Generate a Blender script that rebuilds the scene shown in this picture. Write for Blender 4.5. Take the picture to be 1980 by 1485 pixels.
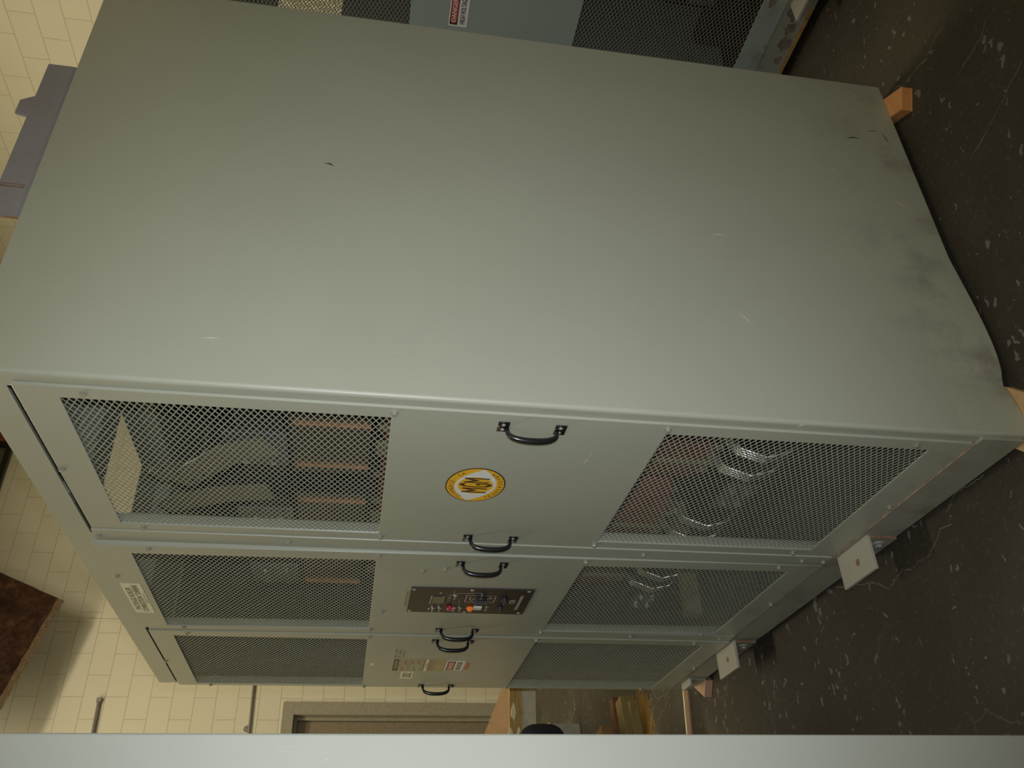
import bpy, bmesh, math, random
from mathutils import Matrix, Vector, Euler
random.seed(7)
S = bpy.context.scene
for o in list(bpy.data.objects): bpy.data.objects.remove(o)
PI = math.pi

# ------------------------------------------------------------------ camera
cam_d = bpy.data.cameras.new('camera'); cam = bpy.data.objects.new('camera', cam_d)
S.collection.objects.link(cam)
CP = Vector((1.5202, -0.9659, 1.6074))
CR = Matrix(((0.171172, 0.545929, 0.82016), (-0.032147, 0.835097, -0.549162), (-0.984717, 0.067635, 0.160495)))
cam.matrix_world = Matrix.Translation(CP) @ CR.to_4x4()
cam_d.sensor_fit = 'HORIZONTAL'; cam_d.sensor_width = 36.0; cam_d.lens = 36.0*1659.55/1980
cam_d.clip_start = 0.02; cam_d.clip_end = 100
S.camera = cam

# ------------------------------------------------------------------ world, lights, exposure
W = bpy.data.worlds.new('world'); S.world = W; W.use_nodes = True
W.node_tree.nodes['Background'].inputs[0].default_value = (1.0, 0.9, 0.66, 1)
W.node_tree.nodes['Background'].inputs[1].default_value = 0.02
S.view_settings.view_transform = 'Standard'; S.view_settings.look = 'None'
S.view_settings.gamma = 1.0; S.view_settings.use_curve_mapping = False
S.view_settings.exposure = 0.0

def area(name, loc, sx, sy, power, col, rot=(0, 0, 0)):
    l = bpy.data.lights.new(name, 'AREA'); l.shape = 'RECTANGLE'; l.size = sx; l.size_y = sy
    l.energy = power; l.color = col
    o = bpy.data.objects.new(name, l); o.location = loc; o.rotation_euler = rot
    S.collection.objects.link(o); return o
WARM = (1.0, 0.89, 0.63)
area('ceiling_strip_far', (-3.4, 1.8, 5.85), 0.5, 1.6, 104, WARM)
area('ceiling_strip_wall', (-4.4, -1.0, 5.85), 0.4, 3.0, 122, WARM)
area('ceiling_strip_aisle', (-4.6, -3.4, 5.85), 0.4, 3.6, 86, WARM)
area('ceiling_strip_back', (2.6, 2.4, 5.85), 3.0, 0.4, 52, WARM)
area('ceiling_strip_near', (3.2, -3.6, 5.85), 0.4, 3.6, 54, WARM)
fl = bpy.data.lights.new('camera_flash', 'SPOT'); fl.energy = 132; fl.color = (0.95, 1.0, 1.04)
fl.spot_size = math.radians(91); fl.spot_blend = 1.0; fl.shadow_soft_size = 0.016
flo = bpy.data.objects.new('camera_flash', fl)
flo.matrix_world = Matrix.Translation(CP + CR.col[1]*0.055 - CR.col[2]*0.02) @ CR.to_4x4() @ Matrix.Rotation(math.radians(3), 4, 'Y') @ Matrix.Rotation(math.radians(-8), 4, 'X')
S.collection.objects.link(flo)

# ------------------------------------------------------------------ materials
def nodes(name):
    m = bpy.data.materials.new(name); m.use_nodes = True
    nt = m.node_tree; b = nt.nodes['Principled BSDF']; return m, nt, b
def N(nt, t, **kw):
    n = nt.nodes.new(t)
    for k, v in kw.items():
        if hasattr(n, k): setattr(n, k, v)
        else: n.inputs[k].default_value = v
    return n
def ramp(nt, fac, stops):
    r = nt.nodes.new('ShaderNodeValToRGB'); e = r.color_ramp.elements
    while len(e) < len(stops): e.new(0.5)
    for i, (p, c) in enumerate(stops):
        e[i].position = p; e[i].color = (*c, 1) if len(c) == 3 else c
    nt.links.new(fac, r.inputs[0]); return r.outputs[0]
def mix(nt, fac, a, b):
    n = nt.nodes.new('ShaderNodeMix'); n.data_type = 'RGBA'
    if isinstance(fac, (int, float)): n.inputs[0].default_value = fac
    else: nt.links.new(fac, n.inputs[0])
    for s, v in ((6, a), (7, b)):
        if isinstance(v, tuple): n.inputs[s].default_value = (*v, 1)
        else: nt.links.new(v, n.inputs[s])
    return n.outputs[2]
def objco(nt):
    return nt.nodes.new('ShaderNodeTexCoord').outputs['Object']
def noise(nt, co, scale, detail=4, rough=0.55, sx=(1, 1, 1)):
    mp = nt.nodes.new('ShaderNodeMapping'); mp.inputs['Scale'].default_value = sx
    nt.links.new(co, mp.inputs[0])
    n = N(nt, 'ShaderNodeTexNoise'); n.inputs['Scale'].default_value = scale
    n.inputs['Detail'].default_value = detail; n.inputs['Roughness'].default_value = rough
    nt.links.new(mp.outputs[0], n.inputs['Vector']); return n.outputs[0]
def bump(nt, b, h, strength, dist):
    n = nt.nodes.new('ShaderNodeBump'); n.inputs['Strength'].default_value = strength
    n.inputs['Distance'].default_value = dist
    nt.links.new(h, n.inputs['Height']); nt.links.new(n.outputs[0], b.inputs['Normal'])

def mat_plain(name, col, rough=0.5, metal=0.0, var=0.12, scale=30, bmp=0.0, spec=None, emit=None):
    m, nt, b = nodes(name); co = objco(nt)
    n = noise(nt, co, scale)
    lo = tuple(c*(1-var) for c in col); hi = tuple(min(1, c*(1+var)) for c in col)
    nt.links.new(ramp(nt, n, [(0.3, lo), (0.7, hi)]), b.inputs['Base Color'])
    b.inputs['Roughness'].default_value = rough; b.inputs['Metallic'].default_value = metal
    if spec is not None: b.inputs['Specular IOR Level'].default_value = spec
    if bmp: bump(nt, b, n, bmp, 0.003)
    if emit:
        b.inputs['Emission Color'].default_value = (*emit[0], 1); b.inputs['Emission Strength'].default_value = emit[1]
    return m

def mat_paint(name, col, dirt=0.0, rough=0.5, dirtcol=(0.16, 0.12, 0.08), low=None):
    m, nt, b = nodes(name); co = objco(nt)
    n1 = noise(nt, co, 1.6, 3); n2 = noise(nt, co, 260, 2)
    base = ramp(nt, n1, [(0.3, tuple(c*0.96 for c in col)), (0.7, tuple(c*1.04 for c in col))])
    # thin pale scratches of their own shape
    s = noise(nt, co, 3.0, 2, 0.5, (9, 9, 0.8))
    s2 = noise(nt, co, 5.0, 1)
    sc = ramp(nt, s, [(0.498, (0, 0, 0)), (0.5, (1, 1, 1)), (0.502, (0, 0, 0))])
    gate = ramp(nt, s2, [(0.66, (0, 0, 0)), (0.7, (0.35, 0.35, 0.35))])
    mm = nt.nodes.new('ShaderNodeMath'); mm.operation = 'MULTIPLY'
    nt.links.new(sc, mm.inputs[0]); nt.links.new(gate, mm.inputs[1])
    c = mix(nt, mm.outputs[0], base, (0.5, 0.52, 0.48))
    if dirt:
        d = noise(nt, co, 7, 6, 0.65)
        f = ramp(nt, d, [(0.5, (0, 0, 0)), (0.72, (dirt, dirt, dirt))])
        if low:   # scuffs and rust near the skirt
            sx = nt.nodes.new('ShaderNodeSeparateXYZ'); nt.links.new(co, sx.inputs[0])
            mr = nt.nodes.new('ShaderNodeMapRange'); mr.inputs['From Min'].default_value = low[1]
            mr.inputs['From Max'].default_value = low[0]; nt.links.new(sx.outputs[2], mr.inputs['Value'])
            m2 = nt.nodes.new('ShaderNodeMath'); m2.operation = 'MULTIPLY'
            nt.links.new(f, m2.inputs[0]); nt.links.new(mr.outputs[0], m2.inputs[1]); f = m2.outputs[0]
        c = mix(nt, f, c, dirtcol)
    nt.links.new(c, b.inputs['Base Color'])
    b.inputs['Roughness'].default_value = rough
    bump(nt, b, n2, 0.08, 0.001)
    return m

GREEN = (0.335, 0.346, 0.282)
M = {}
M['paint'] = mat_paint('grey_green_paint', GREEN, 0.6, 0.37, (0.13, 0.11, 0.08), (0.1, 0.42))
M['paint2'] = mat_paint('worn_blue_grey_paint', (0.27, 0.31, 0.29), 0.9, 0.5, (0.10, 0.07, 0.05), (0.1, 0.4))
M['paint3'] = mat_paint('pale_grey_green_paint', (0.305, 0.318, 0.28), 0, 0.55)
M['rail'] = mat_paint('dusty_rail_paint', (0.26, 0.265, 0.215), 0.7, 0.6, (0.17, 0.11, 0.07))
M['inside'] = mat_plain('shade_dark_inner_steel', (0.035, 0.036, 0.032), 0.7)  # inner steel, darkened to paint in shade on the added sheets
M['mesh'] = mat_plain('painted_expanded_metal', (0.27, 0.285, 0.225), 0.5, var=0.08)
M['black'] = mat_plain('glossy_black_enamel', (0.010, 0.010, 0.012), 0.22, var=0.2)
M['mesh2'] = mat_plain('darker_expanded_metal', (0.19, 0.18, 0.145), 0.6, var=0.1)  # darker, browner mesh colour for the cabinet behind
M['bolt'] = mat_plain('painted_bolt_head', (0.33, 0.32, 0.27), 0.4, 0.3)
M['steel'] = mat_plain('bright_steel', (0.62, 0.61, 0.60), 0.25, 0.9)
M['galv'] = mat_plain('dull_aluminium', (0.17, 0.175, 0.20), 0.42, 0.6)
M['copper'] = mat_plain('copper_bar', (0.72, 0.30, 0.13), 0.35, 0.8)
M['coil'] = mat_plain('red_brown_varnish', (0.22, 0.06, 0.045), 0.4, 0, 0.3, 14, 0.2)
M['coil_dark'] = mat_plain('dark_brown_varnish', (0.05, 0.033, 0.024), 0.4, 0, 0.3, 14)
M['tan'] = mat_plain('tan_insulation', (0.22, 0.18, 0.10), 0.55, 0, 0.2, 12)
M['core'] = mat_plain('laminated_core_steel', (0.05, 0.05, 0.055), 0.45, 0.4)
M['cream_label'] = mat_plain('aged_cream_label', (0.64, 0.62, 0.47), 0.5, var=0.05)
M['label_white'] = mat_plain('white_vinyl', (0.66, 0.66, 0.62), 0.4, var=0.03)
M['ink'] = mat_plain('black_ink', (0.02, 0.02, 0.022), 0.4)
M['ink_faint'] = mat_plain('faded_ink', (0.13, 0.13, 0.11), 0.5)
M['yellow'] = mat_plain('golden_yellow_vinyl', (0.72, 0.40, 0.022), 0.4, var=0.04)
M['logo_ink'] = mat_plain('dark_brown_ink', (0.045, 0.022, 0.015), 0.4)
M['red_print'] = mat_plain('red_print', (0.45, 0.055, 0.05), 0.4)
M['red_faded'] = mat_plain('faded_red_print', (0.42, 0.15, 0.09), 0.5)
M['buff'] = mat_plain('buff_label', (0.40, 0.33, 0.17), 0.5, var=0.15)
M['olive_label'] = mat_plain('pale_olive_label', (0.34, 0.34, 0.20), 0.5, var=0.1)
M['pink_label'] = mat_plain('pinkish_label', (0.37, 0.29, 0.21), 0.5, var=0.15, scale=120)
M['dark_label'] = mat_plain('dark_olive_print', (0.07, 0.065, 0.035), 0.5, var=0.2, scale=90)
M['ctrl'] = mat_plain('dark_brown_control_face', (0.028, 0.020, 0.016), 0.4, var=0.2)
M['led_red'] = mat_plain('red_lamp_lens', (0.42, 0.03, 0.04), 0.2)
M['led_orange'] = mat_plain('lit_orange_lamp_lens', (0.75, 0.17, 0.03), 0.2, emit=((1, 0.2, 0.02), 0.12))
M['lcd'] = mat_plain('olive_display', (0.10, 0.10, 0.055), 0.2)
M['lavender'] = mat_paint('lavender_grey_paint', (0.225, 0.218, 0.235), 0.3, 0.6, (0.16, 0.13, 0.12))
M['rust'] = mat_plain('orange_rust', (0.22, 0.06, 0.025), 0.8, var=0.4, scale=60)
M['oldrust'] = mat_plain('yellow_edge_wear', (0.34, 0.20, 0.06), 0.7, var=0.3, scale=30)
M['doorframe'] = mat_plain('grey_brown_door_frame_paint', (0.30, 0.27, 0.20), 0.5)
M['door'] = mat_plain('brown_door_paint', (0.22, 0.175, 0.115), 0.5)
M['conduit'] = mat_plain('grey_conduit', (0.22, 0.20, 0.18), 0.5, 0.2)
M['chair'] = mat_plain('black_upholstery', (0.012, 0.013, 0.02), 0.35, var=0.2, scale=200, bmp=0.1)
M['plastic'] = mat_plain('black_plastic', (0.015, 0.015, 0.016), 0.4)
M['greybox'] = mat_plain('light_grey_box', (0.36, 0.35, 0.31), 0.5)
M['cardboard'] = mat_plain('brown_cardboard', (0.27, 0.15, 0.06), 0.8)
M['orange_wood'] = mat_plain('reddish_board', (0.16, 0.07, 0.032), 0.75, var=0.3)
M['lightchip'] = mat_plain('pale_torn_wood', (0.74, 0.66, 0.42), 0.7)

def mat_wood(name, a, b_, scale=6, stretch=(1, 1, 1), rough=0.7):
    m, nt, b = nodes(name); co = objco(nt)
    n = noise(nt, co, scale, 5, 0.65, stretch)
    nt.links.new(ramp(nt, n, [(0.3, a), (0.7, b_)]), b.inputs['Base Color'])
    b.inputs['Roughness'].default_value = rough
    bump(nt, b, n, 0.25, 0.002); return m
M['pine'] = mat_wood('raw_pine', (0.42, 0.26, 0.12), (0.60, 0.42, 0.22), 8, (1, 1, 8))
M['pine_orange'] = mat_wood('orange_pine', (0.50, 0.20, 0.06), (0.66, 0.32, 0.12), 8, (1, 1, 8))
M['pine_pink'] = mat_wood('pinkish_pine', (0.40, 0.24, 0.15), (0.52, 0.33, 0.22), 8, (1, 1, 8))
M['plank'] = mat_wood('yellowed_plank', (0.20, 0.15, 0.06), (0.31, 0.24, 0.09), 10, (1, 1, 10))
M['benchtop'] = mat_wood('stained_bench_top', (0.17, 0.098, 0.042), (0.23, 0.13, 0.055), 5, (1, 8, 1), 0.45)
M['benchedge'] = mat_wood('splintered_bench_edge', (0.30, 0.17, 0.05), (0.48, 0.32, 0.10), 9, (1, 1, 9))

def mat_block(name, axis, sh, sz):
    m, nt, b = nodes(name)
    g = nt.nodes.new('ShaderNodeNewGeometry')
    sx = nt.nodes.new('ShaderNodeSeparateXYZ'); nt.links.new(g.outputs['Position'], sx.inputs[0])
    cb = nt.nodes.new('ShaderNodeCombineXYZ')
    for src, dst, s in ((sx.outputs[axis], 0, sh), (sx.outputs[2], 1, sz)):
        a = nt.nodes.new('ShaderNodeMath'); a.operation = 'ADD'; a.inputs[1].default_value = s
        nt.links.new(src, a.inputs[0]); nt.links.new(a.outputs[0], cb.inputs[dst])
    br = nt.nodes.new('ShaderNodeTexBrick'); nt.links.new(cb.outputs[0], br.inputs['Vector'])
    br.inputs['Scale'].default_value = 1; br.inputs['Brick Width'].default_value = 0.406
    br.inputs['Row Height'].default_value = 0.2028; br.inputs['Mortar Size'].default_value = 0.0035
    br.inputs['Mortar Smooth'].default_value = 0.3
    br.inputs['Color1'].default_value = (0.63, 0.59, 0.46, 1); br.inputs['Color2'].default_value = (0.66, 0.62, 0.48, 1)
    br.inputs['Mortar'].default_value = (0.47, 0.42, 0.30, 1)
    n = noise(nt, g.outputs['Position'], 1.4, 6, 0.6)
    c = mix(nt, ramp(nt, n, [(0.35, (0, 0, 0)), (0.8, (0.5, 0.5, 0.5))]), br.outputs['Color'], (0.58, 0.52, 0.38))
    nt.links.new(c, b.inputs['Base Color']); b.inputs['Roughness'].default_value = 0.55
    inv = nt.nodes.new('ShaderNodeMath'); inv.operation = 'SUBTRACT'; inv.inputs[0].default_value = 1
    nt.links.new(br.outputs['Fac'], inv.inputs[1])
    bump(nt, b, inv.outputs[0], 0.6, 0.004)
    return m
M['block_left'] = mat_block('painted_block_wall_left', 1, -0.139+4.06, -0.046+2.028)
M['block_back'] = mat_block('painted_block_wall_back', 0, 0.05+8.12, -0.046+2.028)
M['ceiling'] = mat_plain('white_ceiling', (0.6, 0.57, 0.48), 0.8)

def mat_floor():
    m, nt, b = nodes('worn_dark_concrete')
    g = nt.nodes.new('ShaderNodeNewGeometry').outputs['Position']
    n = noise(nt, g, 1.1, 7, 0.62)
    c = ramp(nt, n, [(0.3, (0.032, 0.027, 0.0195)), (0.52, (0.048, 0.041, 0.029)), (0.75, (0.075, 0.063, 0.042))])
    f = noise(nt, g, 60, 4, 0.7)
    c = mix(nt, ramp(nt, f, [(0.56, (0, 0, 0)), (0.74, (0.5, 0.5, 0.5))]), c, (0.15, 0.135, 0.11))
    # paint flecks
    v = nt.nodes.new('ShaderNodeTexVoronoi'); v.inputs['Scale'].default_value = 42
    mp = nt.nodes.new('ShaderNodeMapping'); mp.inputs['Scale'].default_value = (1, 0.62, 1)
    mp.inputs['Rotation'].default_value = (0, 0, 0.5)
    nt.links.new(g, mp.inputs[0])
    dn = nt.nodes.new('ShaderNodeTexNoise'); dn.inputs['Scale'].default_value = 30; nt.links.new(g, dn.inputs['Vector'])
    va = nt.nodes.new('ShaderNodeVectorMath'); va.operation = 'MULTIPLY_ADD'
    va.inputs[1].default_value = (0.05, 0.05, 0); nt.links.new(dn.outputs[1], va.inputs[0]); nt.links.new(mp.outputs[0], va.inputs[2])
    nt.links.new(va.outputs[0], v.inputs['Vector'])
    sc = nt.nodes.new('ShaderNodeSeparateColor'); nt.links.new(v.outputs['Color'], sc.inputs[0])
    cl = noise(nt, g, 2.2, 3, 0.6)
    th = nt.nodes.new('ShaderNodeMath'); th.operation = 'MULTIPLY'
    pw = nt.nodes.new('ShaderNodeMath'); pw.operation = 'POWER'; pw.inputs[1].default_value = 2.2
    nt.links.new(sc.outputs[0], pw.inputs[0])
    nt.links.new(pw.outputs[0], th.inputs[0])
    nt.links.new(ramp(nt, cl, [(0.34, (0.10, 0.10, 0.10)), (0.60, (0.46, 0.46, 0.46))]), th.inputs[1])
    lt = nt.nodes.new('ShaderNodeMath'); lt.operation = 'LESS_THAN'
    nt.links.new(v.outputs['Distance'], lt.inputs[0]); nt.links.new(th.outputs[0], lt.inputs[1])
    fk = nt.nodes.new('ShaderNodeMath'); fk.operation = 'MULTIPLY'; fk.inputs[1].default_value = 0.75
    nt.links.new(lt.outputs[0], fk.inputs[0])
    c = mix(nt, fk.outputs[0], c, (0.17, 0.17, 0.165))
    # cracks
    wn = nt.nodes.new('ShaderNodeTexNoise'); wn.inputs['Scale'].default_value = 4; wn.inputs['Detail'].default_value = 5
    nt.links.new(g, wn.inputs['Vector'])
    wa = nt.nodes.new('ShaderNodeVectorMath'); wa.operation = 'MULTIPLY_ADD'; wa.inputs[1].default_value = (0.35, 0.35, 0)
    nt.links.new(wn.outputs[1], wa.inputs[0]); nt.links.new(g, wa.inputs[2])
    cv = nt.nodes.new('ShaderNodeTexVoronoi'); cv.feature = 'DISTANCE_TO_EDGE'; cv.inputs['Scale'].default_value = 1.25
    nt.links.new(wa.outputs[0], cv.inputs['Vector'])
    ck = ramp(nt, cv.outputs['Distance'], [(0.0, (0.5, 0.5, 0.5)), (0.004, (0.0, 0.0, 0.0))])
    cg = noise(nt, g, 1.3, 2)
    mk = nt.nodes.new('ShaderNodeMath'); mk.operation = 'MULTIPLY'
    nt.links.new(ck, mk.inputs[0]); nt.links.new(ramp(nt, cg, [(0.45, (0, 0, 0)), (0.55, (1, 1, 1))]), mk.inputs[1])
    c = mix(nt, mk.outputs[0], c, (0.22, 0.20, 0.15))
    # spilled yellow paint beside the planks
    dv = nt.nodes.new('ShaderNodeVectorMath'); dv.operation = 'SUBTRACT'; dv.inputs[1].default_value = (-3.12, 0.0, 0)
    nt.links.new(g, dv.inputs[0])
    dm = nt.nodes.new('ShaderNodeVectorMath'); dm.operation = 'MULTIPLY'; dm.inputs[1].default_value = (5.2, 4.0, 0)
    nt.links.new(dv.outputs[0], dm.inputs[0])
    dl = nt.nodes.new('ShaderNodeVectorMath'); dl.operation = 'LENGTH'; nt.links.new(dm.outputs[0], dl.inputs[0])
    sn = noise(nt, g, 34, 6, 0.8, (1.5, 0.7, 1))
    ad = nt.nodes.new('ShaderNodeMath'); ad.operation = 'SUBTRACT'; nt.links.new(sn, ad.inputs[0])
    h = nt.nodes.new('ShaderNodeMath'); h.operation = 'MULTIPLY'; h.inputs[1].default_value = 0.5
    nt.links.new(dl.outputs['Value'], h.inputs[0]); nt.links.new(h.outputs[0], ad.inputs[1])
    c = mix(nt, ramp(nt, ad.outputs[0], [(0.08, (0, 0, 0)), (0.20, (0.75, 0.75, 0.75))]), c, (0.30, 0.17, 0.03))
    nt.links.new(c, b.inputs['Base Color']); b.inputs['Roughness'].default_value = 0.62
    b.inputs['Specular IOR Level'].default_value = 0.3
    bump(nt, b, f, 0.15, 0.002)
    return m
M['floor'] = mat_floor()
M['apron'] = mat_plain('cream_laminate', (0.50, 0.46, 0.33), 0.6)

def mat_rustmat():
    m, nt, b = nodes('rusty_fibrous_brown')
    co = objco(nt); n = noise(nt, co, 9, 8, 0.78); n2 = noise(nt, co, 2.5, 4)
    c = ramp(nt, n, [(0.38, (0.022, 0.010, 0.007)), (0.55, (0.06, 0.028, 0.016)), (0.70, (0.13, 0.062, 0.028))])
    c = mix(nt, ramp(nt, n2, [(0.5, (0, 0, 0)), (0.7, (0.5, 0.5, 0.5))]), c, (0.05, 0.026, 0.013))
    nt.links.new(c, b.inputs['Base Color']); b.inputs['Roughness'].default_value = 0.9
    b.inputs['Specular IOR Level'].default_value = 0.15
    bump(nt, b, n, 0.9, 0.03); return m
M['fibre'] = mat_rustmat()
M['fibre_edge'] = mat_plain('cut_fibre_edge', (0.15, 0.10, 0.055), 0.9, var=0.4, scale=60)

# ------------------------------------------------------------------ mesh helpers
class MB:
    def __init__(s): s.v = []; s.f = []; s.m = []
    def add(s, vs, fs, m=0):
        k = len(s.v); s.v += [tuple(v) for v in vs]; s.f += [tuple(i+k for i in f) for f in fs]; s.m += [m]*len(fs)
        return s
    def box(s, x0, x1, y0, y1, z0, z1, m=0, mat=None):
        if x0 > x1: x0, x1 = x1, x0
        if y0 > y1: y0, y1 = y1, y0
        if z0 > z1: z0, z1 = z1, z0
        vs = [Vector(p) for p in ((x0,y0,z0),(x1,y0,z0),(x1,y1,z0),(x0,y1,z0),(x0,y0,z1),(x1,y0,z1),(x1,y1,z1),(x0,y1,z1))]
        if mat: vs = [mat @ v for v in vs]
        return s.add(vs, [(0,3,2,1),(4,5,6,7),(0,1,5,4),(1,2,6,5),(2,3,7,6),(3,0,4,7)], m)
    def cyl(s, p0, p1, r, n=12, m=0, r2=None):
        p0 = Vector(p0); p1 = Vector(p1); d = (p1-p0).normalized(); r2 = r if r2 is None else r2
        a = d.orthogonal().normalized(); b = d.cross(a)
        vs = []
        for p, rr in ((p0, r), (p1, r2)):
            for i in range(n):
                t = 2*PI*i/n; vs.append(p + a*math.cos(t)*rr + b*math.sin(t)*rr)
        fs = [(i, (i+1) % n, n+(i+1) % n, n+i) for i in range(n)] + [tuple(range(n))[::-1], tuple(range(n, 2*n))]
        return s.add(vs, fs, m)
    def dome(s, p, nrm, r, h, n=10, m=0):
        p = Vector(p); d = Vector(nrm).normalized(); a = d.orthogonal().normalized(); b = d.cross(a)
        vs = []; fs = []; rings = 4
        for k in range(rings):
            t = k/(rings)*PI/2; rr = r*math.cos(t); hh = h*math.sin(t)
            for i in range(n):
                q = 2*PI*i/n; vs.append(p + d*hh + (a*math.cos(q)+b*math.sin(q))*rr)
        vs.append(p+d*h)
        for k in range(rings-1):
            for i in range(n): fs.append((k*n+i, k*n+(i+1) % n, (k+1)*n+(i+1) % n, (k+1)*n+i))
        for i in range(n): fs.append(((rings-1)*n+i, (rings-1)*n+(i+1) % n, rings*n))
        fs.append(tuple(range(n))[::-1])
        return s.add(vs, fs, m)
    def tube(s, pts, r, n=10, m=0, flat=1.0, rs=None, side=None):
        pts = [Vector(p) for p in pts]; vs = []; fs = []
        prev = None
        for i, p in enumerate(pts):
            d = (pts[min(i+1, len(pts)-1)] - pts[max(i-1, 0)]).normalized()
            a = Vector(side) if side else (prev if prev else d.orthogonal())
            a = (a - d*a.dot(d)).normalized(); prev = a; b = d.cross(a)
            rr = rs[i] if rs else r
            for k in range(n):
                t = 2*PI*k/n; vs.append(p + a*math.cos(t)*rr*flat + b*math.sin(t)*rr)
        L = len(pts)
        for i in range(L-1):
            for k in range(n): fs.append((i*n+k, i*n+(k+1) % n, (i+1)*n+(k+1) % n, (i+1)*n+k))
        fs += [tuple(range(n))[::-1], tuple(range((L-1)*n, L*n))]
        return s.add(vs, fs, m)
    def prism(s, poly, h0, h1, fn, m=0):
        n = len(poly); vs = [fn(a, b, h0) for a, b in poly] + [fn(a, b, h1) for a, b in poly]
        fs = [tuple(range(n))[::-1], tuple(range(n, 2*n))] + [(i, (i+1) % n, n+(i+1) % n, n+i) for i in range(n)]
        return s.add(vs, fs, m)
    def grid(s, xs, zs, keep, y0, y1, m=0):
        """sheet in the xz plane cut into cells; only outer faces are made"""
        nx, nz = len(xs)-1, len(zs)-1
        K = [[keep((xs[i]+xs[i+1])/2, (zs[j]+zs[j+1])/2) for j in range(nz)] for i in range(nx)]
        def g(i, j): return 0 <= i < nx and 0 <= j < nz and K[i][j]
        idx = {}; vs = []
        def vid(i, j, k):
            if (i, j, k) not in idx: idx[(i, j, k)] = len(vs); vs.append((xs[i], (y0, y1)[k], zs[j]))
            return idx[(i, j, k)]
        fs = []
        for i in range(nx):
            for j in range(nz):
                if not K[i][j]: continue
                fs.append((vid(i,j,0), vid(i+1,j,0), vid(i+1,j+1,0), vid(i,j+1,0)))
                fs.append((vid(i,j,1), vid(i,j+1,1), vid(i+1,j+1,1), vid(i+1,j,1)))
                if not g(i-1,j): fs.append((vid(i,j,0), vid(i,j+1,0), vid(i,j+1,1), vid(i,j,1)))
                if not g(i+1,j): fs.append((vid(i+1,j,0), vid(i+1,j,1), vid(i+1,j+1,1), vid(i+1,j+1,0)))
                if not g(i,j-1): fs.append((vid(i,j,0), vid(i,j,1), vid(i+1,j,1), vid(i+1,j,0)))
                if not g(i,j+1): fs.append((vid(i,j+1,0), vid(i+1,j+1,0), vid(i+1,j+1,1), vid(i,j+1,1)))
        return s.add(vs, fs, m)
    def map(s, fn): s.v = [tuple(fn(Vector(v))) for v in s.v]; return s

def part(name, mb, mats, parent=None, off=(0, 0, 0), bevel=0, seg=2, smooth=False, fixn=True):
    if not isinstance(mats, (list, tuple)): mats = [mats]
    me = bpy.data.meshes.new(name); me.from_pydata(mb.v, [], mb.f)
    for mt in mats: me.materials.append(M[mt])
    for p, mi in zip(me.polygons, mb.m): p.material_index = mi
    if fixn:
        bm = bmesh.new(); bm.from_mesh(me); bmesh.ops.recalc_face_normals(bm, faces=bm.faces); bm.to_mesh(me); bm.free()
    if smooth:
        for p in me.polygons: p.use_smooth = True
    me.update()
    o = bpy.data.objects.new(name, me); S.collection.objects.link(o)
    o.location = off
    if parent: o.parent = parent
    if bevel:
        b = o.modifiers.new('bevel', 'BEVEL'); b.width = bevel; b.segments = seg; b.limit_method = 'ANGLE'; b.angle_limit = math.radians(40)
    return o
def tag(o, label, cat, group=None):
    o['label'] = label; o['category'] = cat
    if group: o['group'] = group
    return o
def empty(name, loc, rz=0):
    o = bpy.data.objects.new(name, None); S.collection.objects.link(o); o.location = loc; o.rotation_euler = (0, 0, rz)
    o.empty_display_size = 0.1; return o
def struct(o): o['kind'] = 'structure'; return o
def recentre(o):
    """move a single-mesh thing's origin to the middle of its underside"""
    vs = [v.co.copy() for v in o.data.vertices]
    c = Vector(((min(v.x for v in vs)+max(v.x for v in vs))/2, (min(v.y for v in vs)+max(v.y for v in vs))/2, min(v.z for v in vs)))
    for v in o.data.vertices: v.co -= c
    o.location = Vector(o.location)+c; return o

_tc = {}
def text_geo(body, w, h):
    """flat lettering scaled to w x h; list of verts (u,v) and faces"""
    if body not in _tc:
        cu = bpy.data.curves.new('t', 'FONT'); cu.body = body; cu.resolution_u = 2; cu.size = 1
        o = bpy.data.objects.new('t', cu); S.collection.objects.link(o)
        dg = bpy.context.evaluated_depsgraph_get(); me = bpy.data.meshes.new_from_object(o.evaluated_get(dg))
        vs = [(v.co.x, v.co.y) for v in me.vertices]; fs = [tuple(p.vertices) for p in me.polygons]
        bpy.data.objects.remove(o); bpy.data.curves.remove(cu); bpy.data.meshes.remove(me)
        _tc[body] = (vs, fs)
    vs, fs = _tc[body]
    x0 = min(v[0] for v in vs); x1 = max(v[0] for v in vs); y0 = min(v[1] for v in vs); y1 = max(v[1] for v in vs)
    return [((v[0]-x0)/(x1-x0)*w, (v[1]-y0)/(y1-y0)*h) for v in vs], fs
def put_text(mb, body, x, z, w, h, y, m, rot=0.0, cx=False, bold=0):
    """lettering on a plane facing -Y, lower left at x,z"""
    vs, fs = text_geo(body, w, h)
    if cx: x -= w/2; z -= h/2
    out = []
    cxx, czz = x+w/2, z+h/2; c, s_ = math.cos(rot), math.sin(rot)
    for u, v in vs:
        a, b = x+u-cxx, z+v-czz
        out.append((cxx+a*c-b*s_, y, czz+a*s_+b*c))
    mb.add(out, fs, m)
    if bold:
        mb.add([(p[0]+bold, y-0.00004, p[2]) for p in out], fs, m)
def rectf(mb, x0, x1, z0, z1, y, m, t=0.0):
    if x0 > x1: x0, x1 = x1, x0
    mb.add([(x0,y,z0),(x1,y,z0),(x1,y,z1),(x0,y,z1)], [(0,1,2,3)], m)
def ellipse(n, a, b, cx=0, cz=0, rot=0):
    c, s_ = math.cos(rot), math.sin(rot)
    return [(cx+a*math.cos(t)*c-b*math.sin(t)*s_, cz+a*math.cos(t)*s_+b*math.sin(t)*c) for t in [2*PI*i/n for i in range(n)]]
def polyf(mb, poly, y, m): mb.add([(a, y, b) for a, b in poly], [tuple(range(len(poly)))], m)

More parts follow.
